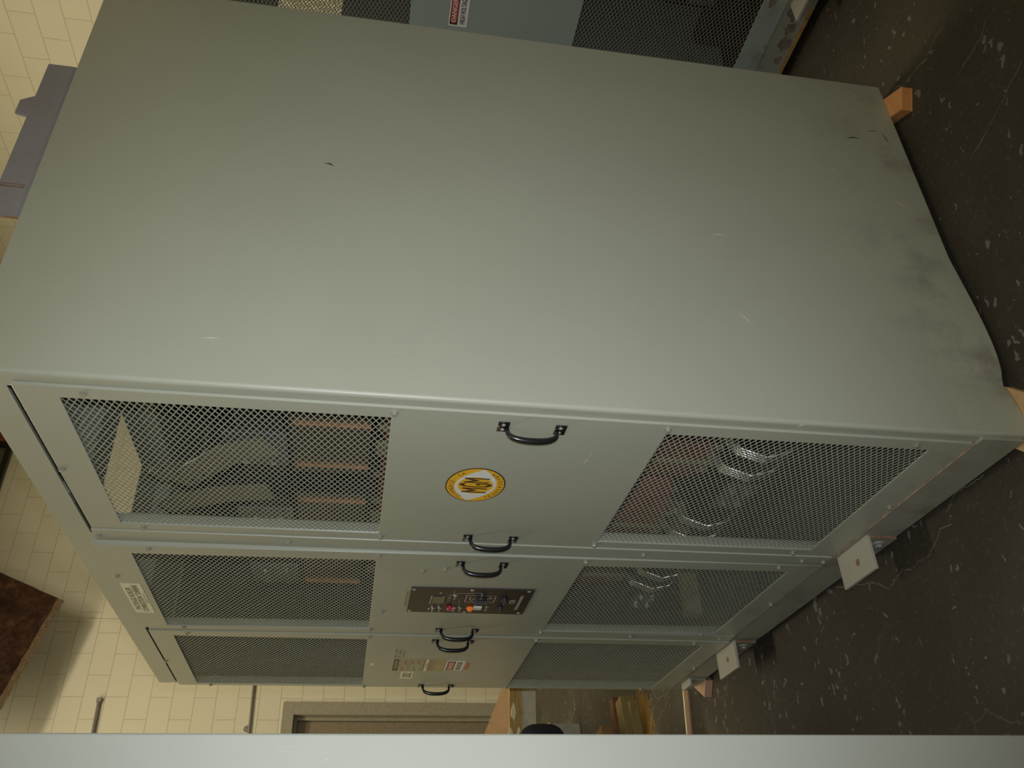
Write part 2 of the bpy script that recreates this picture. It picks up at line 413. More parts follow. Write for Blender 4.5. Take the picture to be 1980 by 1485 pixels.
# ------------------------------------------------------------------ setting
FZ = 0.05   # floor level
f = MB().box(-7.6, 6.2, -6.2, 5.2, -0.15, FZ); struct(part('floor', f, 'floor'))
f = MB().box(-7.6, 6.2, -6.2, 5.2, 6.0, 6.1); struct(part('ceiling', f, 'ceiling'))
# far (left) wall with the doorway cut out: y is the long axis
ys = [-6.2, 0.0, 1.02, 5.05]; zs = [0, 2.15, 6.0]
g = MB().grid(ys, zs, lambda a, b: not (0.0 < a < 1.02 and b < 2.15), -7.45, -7.65)
g.map(lambda v: (v.y, v.x, v.z)); struct(part('wall_left', g, 'block_left'))
struct(part('wall_back', MB().box(-7.65, 6.2, 5.05, 5.25, 0, 6.0), 'block_back'))
struct(part('wall_right', MB().box(6.0, 6.2, -6.2, 5.2, 0, 6.0), 'block_left'))
struct(part('wall_front', MB().box(-7.65, 6.2, -6.4, -6.2, 0, 6.0), 'block_back'))
t = MB().box(-7.45, -7.438, 1.875, 1.897, 0, 6.0); t.box(-7.45, -7.444, 1.862, 1.875, 0, 6.0)
struct(part('trim_1', t, 'block_left', bevel=0.003))
# door
dr = empty('door_1', (-7.45, 0.51, 0)); struct(dr)
fr = MB()
o_ = (7.45, -0.51, 0)
fr.grid([-0.1, 0.0, 1.0, 1.118], [FZ, 2.14, 2.25], lambda a, b: not (0 < a < 1 and b < 2.14), -7.56, -7.432)
fr.grid([0.0, 0.035, 0.965, 1.0], [FZ, 2.105, 2.14], lambda a, b: not (0.035 < a < 0.965 and b < 2.105), -7.575, -7.52)
fr.map(lambda v: (v.y, v.x, v.z))
struct(part('door_frame', fr, 'doorframe', dr, o_, 0.004))
lf = MB().box(-7.60, -7.562, 0.038, 0.962, 0.01, 2.102)
struct(part('door_leaf', lf, 'door', dr, o_, 0.003))
kn = MB().cyl((-7.562, 0.10, 1.0), (-7.53, 0.10, 1.0), 0.012).dome((-7.53, 0.10, 1.0), (1, 0, 0), 0.03, 0.03)
struct(part('door_handle', kn, 'steel', dr, o_))
# small high window whose dark frame shows above the cabinet
wn = MB(); wn.grid([3.2, 3.26, 3.74, 3.80], [5.40, 5.46, 5.84, 5.9], lambda a, b: not (3.26 < a < 3.74 and 5.46 < b < 5.84), -7.40, -7.45)
wn.map(lambda v: (v.y, v.x, v.z)); struct(part('window_1', wn, 'black', bevel=0.004))
w_ = bpy.data.objects['window_1']
gl = MB().box(-7.445, -7.43, 3.26, 3.74, 5.46, 5.84); struct(part('window_pane', gl, 'lcd', w_))
hd = MB().box(-7.44, -7.36, 3.80, 4.02, 5.44, 5.62); tag(recentre(part('wall_box', hd, 'rust', bevel=0.01)), 'small orange-brown box high on the far wall behind the main cabinet', 'box')
# conduits on the far wall
c = MB().tube([(-7.43, 1.118, 3.945), (-7.43, 0.2, 3.92), (-7.43, -0.8, 3.90)], 0.016, 8)
c.box(-7.45, -7.41, 1.10, 1.14, 3.925, 3.965)
tag(recentre(part('conduit', c, 'conduit')), 'short dark grey conduit high on the cream wall, ending left of the brown board', 'conduit')
c = MB().tube([(-7.435, 1.9, 2.57), (-7.435, 1.28, 2.552), (-7.435, 0.84, 2.54), (-7.435, 0.0, 2.52)], 0.0125, 8)
p_ = tag(recentre(part('conduit', c, 'conduit')), 'thin grey conduit running level on the cream wall just above the door frame', 'conduit')
c = MB(); c.tube([(-7.43, 0.865+0.022*math.cos(a), 2.566+0.022*math.sin(a)) for a in [2*PI*i/16 for i in range(17)]], 0.007, 6)
q_ = part('clamp_ring', c, 'conduit', p_, -Vector(p_.location))

# ------------------------------------------------------------------ transformer cabinets
CW, CD, ZB, ZT = 2.315, 1.277, 0.09, 2.39
ROOT = Vector((-CW/2, CD/2, ZB))
UPZ = (1.562, 2.228); LOZ = (0.29, 0.944)

def expanded(x0, x1, z0, z1, y):
    """diamond mesh of crossing strands clipped to a rectangle"""
    mb = MB(); px, pz, w, t = 0.0262, 0.0146, 0.0011, 0.0006
    for sgn in (1, -1):
        sl = sgn*pz/px; d = Vector((1, 0, sl)).normalized(); nrm = Vector((-d.z, 0, d.x))*w
        ks = range(-80, 120)
        for k in ks:
            c0 = z0 + k*pz  # z at x0
            a = 0.0; b = x1-x0
            # clip z0<=c0+sl*u<=z1
            if sl > 0: lo, hi = (z0-c0)/sl, (z1-c0)/sl
            else: lo, hi = (z1-c0)/sl, (z0-c0)/sl
            a = max(a, lo); b = min(b, hi)
            if b-a < 0.002: continue
            P = Vector((x0+a, y+sgn*0.0003, c0+sl*a)); Q = Vector((x0+b, y+sgn*0.0003, c0+sl*b))
            vs = []
            for pt in (P, Q):
                vs += [pt-nrm+Vector((0,-t,0)), pt+nrm+Vector((0,-t,0)), pt+nrm+Vector((0,t,0)), pt-nrm+Vector((0,t,0))]
            mb.add(vs, [(0,1,5,4),(1,2,6,5),(2,3,7,6),(3,0,4,7),(0,3,2,1),(4,5,6,7)])
    return mb

def handle_mesh(x, zc, y):
    """bail pull with square flanges, standing off the panel at depth y"""
    mb = MB(); hw = 0.064
    for s_ in (1, -1):
        mb.box(x-0.0185, x+0.0185, y-0.003, y, zc+s_*hw-0.012, zc+s_*hw+0.013, 0)
        for dx in (-0.0095, 0.0095): mb.dome((x+dx, y-0.003, zc+s_*hw+0.001), (0, -1, 0), 0.0048, 0.0028, 10, 1)
    pts = []; rs = []
    for i in range(21):
        t = i/20; a = PI*t
        zz = zc+math.copysign(abs(math.cos(a))**0.9, math.cos(a))*0.056
        yy = y-0.003-0.031*math.sin(a)**0.55 if 0 < i < 20 else y-0.003
        pts.append((x, yy, zz)); rs.append(0.0042+0.0032*math.sin(a)**0.7 if 0 < i < 20 else 0.0042)
    mb.tube(pts, 0.006, 10, 0, 1.0, rs, side=(1, 0, 0))
    return mb

def cabinet(loc, paint, mesh_m, label, grp, full=True, rear_window=False):
    root = empty('transformer_cabinet', Vector(loc)+ROOT); tag(root, label, 'transformer', grp)
    off = -ROOT
    P = lambda name, mb, mt, par=root, **k: part(name, mb, mt, par, off if par is root else (0, 0, 0), **k)
    D = {}
    # near side sheet: rounded corner into the front post, skirt slightly bent at the bottom
    prof = [(-0.033, 0.0), (-0.010, 0.0)]
    for i in range(1, 6):
        a = PI/2*i/6; prof.append((-0.010+0.010*math.sin(a), 0.010-0.010*math.cos(a)))
    ysl = [0.010+0.022*i for i in range(30)]; ysl = [y for y in ysl if y < 0.64]+[0.8, 1.0, CD-0.012, CD-0.004, CD]
    prof += [(0.0, y) for y in ysl]
    rows = [ZB, ZB+0.02, ZB+0.045, ZB+0.07, 0.24, 0.6, 1.2, 1.8, 2.3, ZT]
    mb = MB(); vs = []; nf = len(prof)
    def bow(y):
        if y < 0.0: return 0
        b = 0
        if y < 0.155: b = 0.018*math.sin(PI*min(1, (y+0.06)/0.215))
        elif y < 0.56: b = 0.018*math.sin(PI*((y-0.155)/0.405)**0.55)
        return b
    for z in rows:
        k = max(0, 1-(z-ZB)/0.11)
        for x, y in prof:
            b = bow(y)*k if x > -0.005 else 0
            vs.append((x+b*0.6, y, z-b*0.75))
    fs = [(j*nf+i, j*nf+i+1, (j+1)*nf+i+1, (j+1)*nf+i) for j in range(len(rows)-1) for i in range(nf-1)]
    mb.add(vs, fs)
    sp = P('side_panel', mb, paint, fixn=False)
    so = sp.modifiers.new('sheet', 'SOLIDIFY'); so.thickness = 0.003; so.offset = -1
    # far side, back, roof with cable opening
    if rear_window:
        mb = MB().grid([0.004, 0.12, 1.16, CD], [ZB, 1.84, 2.10, ZT], lambda a, b: not (0.12 < a < 1.16 and 1.84 < b < 2.10), -CW, -CW+0.003)
        mb.map(lambda v: (v.y, v.x, v.z)); s2 = P('side_panel', mb, paint)
        mb = expanded(0.11, 1.17, 1.83, 2.11, -CW+0.006); mb.map(lambda v: (v.y, v.x, v.z)); P('mesh_screen', mb, 'mesh', s2)
    else: P('side_panel', MB().box(-CW, -CW+0.003, 0.004, CD, ZB, ZT), paint)
    mb = MB()
    if rear_window:
        mb.grid([-CW, -2.24, -1.62, -0.9, -0.05, 0], [ZB, 1.90, 2.20, ZT], lambda a, b: not (1.90 < b < 2.20 and (-2.24 < a < -1.62)), CD-0.003, CD)
    else: mb.box(-CW+0.003, -0.003, CD-0.003, CD, ZB, ZT)
    bp = P('back_panel', mb, paint)
    if rear_window: P('mesh_screen', expanded(-2.25, -1.61, 1.89, 2.21, CD-0.006), 'mesh', bp)
    mb = MB().grid([-CW+0.001, -1.345, -0.985, -0.003], [0.004, 0.225, 0.500, CD-0.004],
                   lambda a, b: full is False or not (-1.345 < a < -0.985 and 0.225 < b < 0.5), ZT-0.003, ZT)
    mb.map(lambda v: (v.x, v.z, v.y)); P('roof', mb, paint)
    # front frame
    xs = [-CW, -2.300, -2.280, -1.583, -1.50, -0.79, -0.776, -0.050, -0.033]
    zs = [ZB, 0.215, 2.300, 2.3225, ZT]
    def keep(a, b):
        if b < 0.215 or b > 2.3225: return True
        if b > 2.300: return not (-0.776 < a < -0.05 or -2.300 < a < -1.583)
        return not (-0.776 < a < -0.05 or -1.50 < a < -0.79 or -2.280 < a < -1.583)
    P('front_frame', MB().grid(xs, zs, keep, 0.0, 0.003), paint)
    P('mullion', MB().box(-0.797, -0.730, -0.010, 0.0, 0.202, 2.311), paint, bevel=0.0015)
    P('mullion', MB().box(-1.557, -1.495, -0.0145, 0.0, 0.202, 2.30), paint, bevel=0.0015)
    # doors
    specs = [(-0.0335, -0.734, 0.006, 0.006, 2.309, (-0.075, -0.690), ((-0.082, -0.695)), (-0.054, -0.713)),
             (-0.797, -1.500, 0.011, 0.024, 2.3205, (-0.853, -1.484), ((-0.860, -1.486)), (-0.818, -1.49)),
             (-1.5555, -2.272, 0.019, 0.019, 2.303, (-1.608, -2.240), ((-1.613, -2.244)), (-1.575, -2.258))]
    for i, (x1, x0, db, dt, ztop, mx, hx, bx) in enumerate(specs):
        zs = [0.200, LOZ[0], LOZ[1], UPZ[0], UPZ[1], ztop]; xs = [x0, mx[1], mx[0], x1]
        mb = MB().grid(xs, zs, lambda a, b: not (mx[1] < a < mx[0] and (LOZ[0] < b < LOZ[1] or UPZ[0] < b < UPZ[1])), 0.0, 0.0028)
        mb.box(mx[1]-0.003, mx[1]-0.0005, 0.0028, 0.030, 0.21, ztop-0.01)   # deep return flange behind the far edge of the openings
        # hemmed edges
        mb.box(x1-0.003, x1, 0.0028, 0.024 if dt < 0.02 else 0.022, 0.2, ztop); mb.box(x0, x0+0.003, 0.0028, 0.012, 0.2, ztop); mb.box(x0+0.003, mx[1]-0.003, 0.028, 0.030, 0.21, ztop-0.01)
        fy = lambda z, db=db, dt=dt: -(db+(dt-db)*(z-0.2)/2.1)
        lab = ['door panel with an oval yellow sticker', 'door panel with the black control face', 'door panel with the stack of rating labels'][i]
        mb.map(lambda v: (v.x, v.y+fy(v.z), v.z))
        dp = P('door_panel', mb, paint, bevel=0.0012)
        if full: dp['label'] = lab
        D[i] = (dp, fy)
        for zz in (LOZ, UPZ):
            m2 = expanded(mx[1]-0.012, mx[0]+0.012, zz[0]-0.012, zz[1]+0.012, 0.0048)
            # inner clamping strips beside the opening
            m2.box(mx[0]+0.001, mx[0]+0.014, 0.0065, 0.009, zz[0]-0.014, zz[1]+0.014)
            m2.map(lambda v: (v.x, v.y+fy(v.z), v.z)); P('mesh_screen', m2, mesh_m, dp)
        for x in hx: P('handle', handle_mesh(x, 1.2525, fy(1.2525)), ['black', 'bolt'], dp, smooth=True)
        pts = [(bx[0], 2.179), ((x0+x1)/2-0.01 if i != 1 else -1.03, 2.301), (bx[0], 1.556), (bx[0], 0.947), (bx[0], 0.334), ((x0+x1)/2, 0.212), (bx[1], 2.177), (bx[1], 1.556), (bx[1], 0.948), (bx[1], 0.336)]
        if i == 1 and full: pts += [(-0.925, 1.421), (-0.905, 1.356), (-1.30, 1.526)]
        for x, z in pts:
            P('bolt', MB().cyl((x, fy(z), z), (x, fy(z)-0.0015, z), 0.0085, 10).cyl((x, fy(z)-0.0015, z), (x, fy(z)-0.007, z), 0.0058, 6), 'bolt', dp)
    for x, z, yy in ((-0.768, 2.298, 0.010), (-0.768, 1.806, 0.010), (-0.766, 1.29, 0.010), (-0.764, 0.785, 0.010), (-0.765, 0.282, 0.010), (-0.767, 0.212, 0.010), (-1.526, 0.6, 0.0145), (-1.526, 0.25, 0.0145)):
        P('bolt', MB().cyl((x, -yy, z), (x, -yy-0.0015, z), 0.008, 10).cyl((x, -yy-0.0015, z), (x, -yy-0.006, z), 0.0055, 6), 'bolt')
    # base rail with dusty ledge
    mb = MB().box(-CW, -0.004, -0.009, 0.0, ZB-0.003, 0.196)
    mb.box(-CW+0.01, -0.03, -0.0098, -0.001, 0.1955, 0.1985, 1)
    rl = P('base_rail', mb, ['rail', 'edge_dust'], bevel=0.001)
    for xa, xb, dep in ((-0.735, -0.560, 0.100), (-1.738, -1.560, 0.102), (-2.205, -2.10, 0.03)):
        zt = 0.183 if dep > 0.05 else 0.165
        mb = MB().box(xa, xb, -0.009-dep, -0.009, zt-0.010, zt, 0).box(xa, xb, -0.017, -0.009, ZB, zt-0.008, 1)
        if dep > 0.05:
            mb.cyl(((xa+xb)/2+0.012, -0.062, zt-0.001), ((xa+xb)/2+0.012, -0.062, zt+0.0006), 0.0105, 14, 2)
            mb.cyl((xb-0.038, -0.017, 0.128), (xb-0.038, -0.023, 0.128), 0.020, 14, 1); mb.cyl((xb-0.038, -0.023, 0.128), (xb-0.038, -0.031, 0.128), 0.011, 6, 3)
            mb.cyl((xa+0.030, -0.017, 0.128), (xa+0.030, -0.023, 0.128), 0.020, 14, 1); mb.cyl((xa+0.030, -0.023, 0.128), (xa+0.030, -0.031, 0.128), 0.011, 6, 3)
            mb.box(xb-0.004, xb+0.0006, -0.0178, -0.009, ZB, zt-0.01, 2)
        P('mounting_foot', mb, ['lavender_dusty', 'rail', 'edge_rust', 'bolt'], bevel=0.002)
    # base pan, and added dark sheets standing in for interior shade
    if not rear_window: P('shade_sheet', MB().box(-CW+0.004, -CW+0.006, 0.01, CD-0.01, ZB+0.05, ZT-0.01), 'inside')
    P('shade_sheet', MB().box(-CW+0.01, -0.01, CD-0.012, CD-0.010, ZB+0.05, 1.86 if rear_window else ZT-0.01), 'inside')
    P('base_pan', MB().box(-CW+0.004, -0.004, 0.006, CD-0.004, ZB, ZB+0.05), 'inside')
    # ---- windings and bus work seen through the screens
    P('core_clamp', MB().box(-2.15, -0.42, 0.30, 0.36, 0.20, 0.36).box(-2.15, -0.42, 0.92, 0.98, 0.20, 0.36), 'core', bevel=0.004)
    P('core_clamp', MB().box(-2.15, -0.42, 0.36, 0.42, 1.86, 2.0).box(-2.15, -0.42, 0.86, 0.92, 1.86, 2.0).box(-2.1, -0.47, 0.42, 0.86, 1.84, 1.98), 'core', bevel=0.004)
    P('core_yoke', MB().box(-2.1, -0.47, 0.5, 0.8, 0.30, 0.48), 'core'); P('core_yoke', MB().box(-2.1, -0.47, 0.5, 0.8, 1.72, 1.84), 'core')
    for n_, cx in enumerate((-0.78, -1.28, -1.78)):
        mb = MB(); ring = 28
        prof2 = [(0.222, 0.52), (0.235, 0.54), (0.235, 1.02), (0.228, 1.03), (0.228, 1.05), (0.235, 1.06), (0.235, 1.54), (0.222, 1.56)]
        vs = []; fs = []
        for r_, z_ in prof2:
            for i in range(ring):
                a = 2*PI*i/ring; rr = r_*(1+0.16*abs(math.sin(2*a))**2)
                vs.append((cx+rr*math.cos(a), 0.62+rr*1.25*math.sin(a), z_))
        for j in range(len(prof2)-1):
            for i in range(ring): fs.append((j*ring+i, j*ring+(i+1) % ring, (j+1)*ring+(i+1) % ring, (j+1)*ring+i))
        fs += [tuple(range(ring))[::-1], tuple(range((len(prof2)-1)*ring, len(prof2)*ring))]
        mb.add(vs, fs)
        cl = P('coil', mb, 'coil', smooth=False)
        sp_ = MB()
        for a in (-2.3, -1.9, -1.57, -1.24, -0.85):
            x_, y_ = cx+0.238*math.cos(a), 0.62+0.238*1.27*math.sin(a)
            sp_.box(x_-0.007, x_+0.007, y_-0.006, y_+0.010, 0.50, 1.58)
        P('spacer', sp_, 'tan', cl)
        # terminal board with copper risers
        P('terminal_board', MB().box(cx-0.17, cx+0.17, 0.305, 0.317, 1.60, 1.83), 'coil_dark', bevel=0.002)
        for dx in (-0.12, 0.13): P('bus_bar', MB().box(cx+dx-0.0016, cx+dx+0.0016, 0.297, 0.305, 1.60, 1.82), 'copper')
        # aluminium flags with bolts above
        fb = MB().box(cx-0.10, cx+0.09, 0.285, 0.293, 1.84, 2.02, 0)
        for bx_, bz_ in ((-0.06, 1.88), (0.05, 1.88), (-0.06, 1.96), (0.05, 1.96)): fb.cyl((cx+bx_, 0.285, bz_), (cx+bx_, 0.268, bz_), 0.011, 6, 1)
        P('terminal_lug', fb, ['galv', 'steel'], bevel=0.001)
        # lower lugs and braided leads
        lb = MB()
        for dx in (0.05, 0.17):
            pts = [(cx+dx, 0.36, 0.56), (cx+dx+0.005, 0.27, 0.50), (cx+dx+0.02, 0.235, 0.43), (cx+dx+0.05, 0.24, 0.37), (cx+dx+0.08, 0.28, 0.33)]
            for k in range(4):
                off_ = (k-1.5)*0.011
                lb.tube([(p[0]+off_, p[1], p[2]) for p in pts], 0.0065, 6, 0)
        P('braided_lead', lb, 'steel', smooth=True)
        lg = MB().box(cx-0.16, cx+0.0, 0.24, 0.25, 0.36, 0.47, 0)
        for bx_ in (-0.12, -0.04):
            for bz_ in (0.39, 0.44): lg.cyl((cx+bx_, 0.24, bz_), (cx+bx_, 0.225, bz_), 0.011, 6, 1)
        P('terminal_lug', lg, ['galv', 'steel'])
    # flat bus straps with bolt holes rising to the roof
    for (ax, az, bx_, bz_, cxx, czz, y) in ((-0.94, 2.165, -0.76, 2.00, -0.70, 1.88, 0.25), (-0.955, 2.235, -0.935, 2.17, -0.92, 2.13, 0.275), (-1.15, 2.235, -1.06, 2.06, -1.02, 1.90, 0.262)):
        w = 0.05; A = Vector((ax, az)); B = Vector((bx_, bz_)); C = Vector((cxx, czz))
        def nn(p, q): d = (q-p).normalized(); return Vector((-d.y, d.x))
        n1, n2 = nn(A, B), nn(B, C); nm = (n1+n2).normalized()
        poly = [A+n1*w*0.75, A+n1*w*0.2+(A-B).normalized()*0.02, A-n1*w+(A-B).normalized()*0.01, B-nm*w, C-n2*w, C+n2*w, B+nm*w]
        mb = MB().prism([tuple(p) for p in poly], y, y+0.006, lambda a, b, h: (a, h, b), 0)
        d = (B-A).normalized()
        for q, s_ in ((A+d*0.03+n1*0.032, 1), (A+d*0.03-n1*0.032, 1), (A+d*0.085-n1*0.032, 1)):
            mb.cyl((q.x, y+0.001, q.y), (q.x, y-0.0006, q.y), 0.0085, 10, 1)
        P('bus_strap', mb, ['strap', 'ink'], bevel=0)
    # wooden stay and grey brackets low inside
    P('wooden_stay', MB().box(-1.475, -1.425, 0.045, 0.60, 0.345, 0.405), 'tan', bevel=0.004)
    P('inner_brace', MB().box(-0.30, -0.26, 0.3, 0.34, 0.14, 2.36), 'inside')
    P('roof_channel', MB().box(-2.26, -0.08, 0.60, 0.66, 2.33, 2.385).box(-0.72, -0.66, 0.06, 0.60, 2.33, 2.385).box(-1.62, -1.58, 0.06, 0.6, 2.33, 2.385), 'mesh')
    return root, D, P

M['crack'] = mat_plain('crack_filling', (0.21, 0.19, 0.15), 0.9, var=0.4, scale=40)
M['strip_wood'] = mat_plain('dull_brown_wood_strip', (0.22, 0.14, 0.085), 0.8)
M['label_cream2'] = M['cream_label']
M['rustpatch'] = mat_plain('purple_brown_rust_patch', (0.16, 0.13, 0.115), 0.8, var=0.3, scale=50)
M['edge_dust'] = mat_plain('rusty_dust', (0.24, 0.19, 0.14), 0.9, var=0.3, scale=25)
M['edge_rust'] = mat_plain('rusty_cut_edge', (0.20, 0.115, 0.07), 0.8, var=0.3, scale=60)
M['lavender_dusty'] = mat_paint('dusty_beige_grey_paint', (0.37, 0.36, 0.30), 0.35, 0.6, (0.28, 0.20, 0.13))
M['strap'] = mat_plain('dull_tin_plated_bar', (0.27, 0.245, 0.175), 0.5, 0.2, 0.1, 10)

root1, D1, P1 = cabinet((0, 0, 0), 'paint', 'mesh', 'large grey-green transformer cabinet in the middle with six mesh windows and black handles', 'transformer cabinets')
# --- labels of the main cabinet
dA, fA = D1[0]; dB, fB = D1[1]; dC, fC = D1[2]
# oval logo
cx, cz = -0.373, 1.339; rt = math.radians(0)
yb = fA(cz)
lg = MB()
a_, b_ = 0.0905, 0.074
lg.prism(ellipse(56, a_, b_, cx, cz, 0), yb-0.0008, yb, lambda a, b, h: (a, h, b), 0)
polyf(lg, ellipse(56, a_-0.003, b_-0.003, cx, cz, 0), yb-0.0010, 1)
eye = []
tl = math.radians(-8)
def rp(a, b): return (cx+a*math.cos(tl)-b*math.sin(tl), cz+a*math.sin(tl)+b*math.cos(tl))
for i in range(25):
    t = -1+2*i/24; eye.append(rp(t*(a_-0.005), 0.051*(1-abs(t)**2.1)))
for i in range(1, 24):
    t = 1-2*i/24; eye.append(rp(t*(a_-0.005), -0.051*(1-abs(t)**2.1)))
polyf(lg, eye, yb-0.0012, 2)
polyf(lg, ellipse(40, 0.044, 0.044, cx, cz, 0), yb-0.0014, 1)
for k, (ch, xx, w, h) in enumerate((('M', -0.0265, 0.024, 0.062), ('G', 0.0, 0.019, 0.082), ('M', 0.0265, 0.024, 0.062))):
    put_text(lg, ch, cx+xx, cz, w, h, yb-0.0016, 3, cx=True, bold=0.0018)
def arc_text(mb, s_, r1, r2, a0, a1, h, y, m, flip=False):
    n = len(s_)
    for i, ch in enumerate(s_):
        if ch == ' ': continue
        a = a0+(a1-a0)*(i+0.5)/n
        x, z = cx+r1*math.cos(a), cz+r2*math.sin(a)
        put_text(mb, ch, x, z, h*(0.72 if ch not in ',I' else 0.25), h if ch != ',' else h*0.3, y, m, a-PI/2+(PI if flip else 0), True)
arc_text(lg, 'COMMERCE, CA', 0.074, 0.0605, math.radians(150), math.radians(32), 0.0115, yb-0.0014, 3)
arc_text(lg, 'TRANSFORMER', 0.076, 0.0625, math.radians(208), math.radians(330), 0.0115, yb-0.0014, 3, True)
P1('sticker', lg, ['logo_ink', 'yellow', 'label_white', 'logo_ink'], dA, fixn=False)['label'] = 'oval yellow and white maker sticker'
# cream location label on the header
yb = fB(2.29)-0.0008
lb = MB(); lb.box(-1.352, -1.088, yb, yb+0.0008, 2.247, 2.305, 0)
put_text(lb, 'PACKAGE BOILER', -1.318, 2.281, 0.195, 0.0165, yb-0.0003, 1, bold=0.0008)
put_text(lb, 'COMBUSTION TURBINE', -1.338, 2.2605, 0.237, 0.0165, yb-0.0003, 1, bold=0.0008)
put_text(lb, 'SUBSTATION', -1.262, 2.2510, 0.085, 0.0055, yb-0.0003, 2)
P1('nameplate', lb, ['cream_label', 'ink', 'ink_faint'], dB, fixn=False)['label'] = 'cream plate lettered PACKAGE BOILER COMBUSTION TURBINE'
# control face
y0 = fB(1.25)
cp = MB(); cp.box(-1.288, -1.058, y0-0.004, y0+0.002, 1.054, 1.444, 0)
yt = y0-0.0043
for x, z in ((-1.077, 1.434), (-1.069, 1.252), (-1.067, 1.070), (-1.277, 1.434), (-1.277, 1.251), (-1.273, 1.068)):
    cp.dome((x, y0-0.004, z), (0, -1, 0), 0.0068, 0.003, 10, 1)
def ln(x0, z0, x1, z1, w=0.0022, m=2):
    d = Vector((x1-x0, z1-z0)); n = Vector((-d.y, d.x)).normalized()*w/2
    cp.add([(x0+n.x, yt, z0+n.y), (x1+n.x, yt, z1+n.y), (x1-n.x, yt, z1-n.y), (x0-n.x, yt, z0-n.y)], [(0,1,2,3)], m)
def fr_(x0, x1, z0, z1, w=0.002):
    ln(x0, z0, x1, z0, w); ln(x1, z0, x1, z1, w); ln(x1, z1, x0, z1, w); ln(x0, z1, x0, z0, w)
ln(-1.127, 1.374, -1.202, 1.376); ln(-1.131, 1.336, -1.195, 1.334)
fr_(-1.177, -1.115, 1.170, 1.264)
ln(-1.100, 1.292, -1.092, 1.218); ln(-1.100, 1.292, -1.112, 1.299); ln(-1.092, 1.218, -1.120, 1.216); ln(-1.112, 1.299, -1.118, 1.322)
ln(-1.13, 1.25, -1.16, 1.25); ln(-1.14, 1.235, -1.165, 1.245); ln(-1.125, 1.19, -1.145, 1.182); ln(-1.13, 1.178, -1.15, 1.196)
ln(-1.100, 1.088, -1.244, 1.089, 0.0016); ln(-1.105, 1.082, -1.240, 1.082, 0.0016)
put_text(cp, 'MAIN BREAKER', -1.24, 1.0835, 0.13, 0.004, yt-0.0002, 2)
put_text(cp, 'CR', -1.185, 1.100, 0.04, 0.018, yt, 2)
put_text(cp, 'TRIP', -1.112, 1.345, 0.02, 0.007, yt, 2)
for z in (1.374, 1.338, 1.291, 1.271, 1.185): ln(-1.245, z, -1.262, z, 0.004)
ctl = P1('control_panel', cp, ['ctrl', 'bolt', 'label_white'], fixn=False); ctl['label'] = 'dark brown control face with lamps and switches'
P1('display', MB().box(-1.19, -1.135, y0-0.007, y0-0.004, 1.338, 1.37), 'lcd', ctl)
P1('rating_tag', MB().box(-1.18, -1.135, y0-0.005, y0-0.004, 1.312, 1.322), 'galv', ctl)
for nm, x, z, r, mt in (('indicator_light', -1.230, 1.307, 0.010, 'led_red'), ('indicator_light', -1.232, 1.239, 0.0105, 'led_orange')):
    P1(nm, MB().cyl((x, y0-0.004, z), (x, y0-0.008, z), r*1.15, 14).dome((x, y0-0.008, z), (0, -1, 0), r, 0.010, 14), mt, ctl, smooth=True)['label'] = 'red lamp' if mt == 'led_red' else 'lit orange lamp'
for x, z in ((-1.240, 1.360), (-1.238, 1.338), (-1.234, 1.291), (-1.233, 1.271), (-1.212, 1.185), (-1.118, 1.300)):
    P1('toggle_switch', MB().cyl((x, y0-0.004, z), (x, y0-0.007, z), 0.006, 8).cyl((x, y0-0.007, z), (x-0.004, y0-0.018, z+0.004), 0.0026, 8, 0, 0.0034), 'steel', ctl)
P1('rocker_switch', MB().box(-1.232, -1.206, y0-0.012, y0-0.004, 1.203, 1.229), 'label_white', ctl, bevel=0.001)
P1('selector_lever', MB().cyl((-1.141, y0-0.004, 1.215), (-1.141, y0-0.014, 1.215), 0.017, 16).box(-1.149, -1.133, y0-0.026, y0-0.014, 1.198, 1.236), 'core', ctl, bevel=0.001)
for x, z in ((-1.141, 1.139), (-1.222, 1.141)):
    P1('selector_knob', MB().cyl((x, y0-0.004, z), (x, y0-0.014, z), 0.011, 16).box(x-0.013, x+0.013, y0-0.022, y0-0.014, z-0.004, z+0.004), 'core', ctl, bevel=0.001)
yb = fB(1.45)-0.0008
lb = MB(); lb.box(-1.247, -1.082, yb, yb+0.0008, 1.447, 1.459, 0); put_text(lb, 'MAIN SECONDARY BREAKER', -1.235, 1.4505, 0.13, 0.0045, yb-0.0003, 1)
P1('tape_label', lb, ['olive_label', 'ink_faint'], dB, fixn=False)
# labels on the third door
yb = fC(1.3)-0.0008; y2 = yb-0.0003; y3 = yb-0.0005
lb = MB(); x0, x1 = -2.012, -1.849
lb.box(x0, x1, yb, yb+0.0008, 1.251, 1.453, 0)
rectf(lb, x0, x1, 1.431, 1.4525, y2, 1)
rectf(lb, x0, x1-0.004, 1.330, 1.430, y2, 2); rectf(lb, x0, -1.92, 1.335, 1.40, y3, 3)
rectf(lb, x0, x1, 1.3285, 1.331, y2, 4); rectf(lb, x0, x1, 1.3135, 1.3285, y2, 5); rectf(lb, x0, x1, 1.310, 1.3125, y2, 4)
rectf(lb, x0, x1, 1.292, 1.310, y2, 6)
rectf(lb, x0, x1, 1.4525, 1.454, y2, 5); rectf(lb, x1-0.002, x1, 1.33, 1.453, y3, 5)
for k in range(4): rectf(lb, x0+0.01, x1-0.01, 1.3065-0.004*k, 1.3075-0.004*k, y3, 7)
for k in range(7): put_text(lb, ['KVA 1500', 'VOLTS 12000', 'IMPEDANCE', 'CLASS AA', 'PHASE 3', 'SERIAL', 'HZ 60'][k], x0+0.012+(k % 2)*0.08, 1.338+0.0125*k, 0.05, 0.006, y3-0.0002, 8)
put_text(lb, 'TRANSFORMER', -1.985, 1.436, 0.11, 0.010, y3, 5)
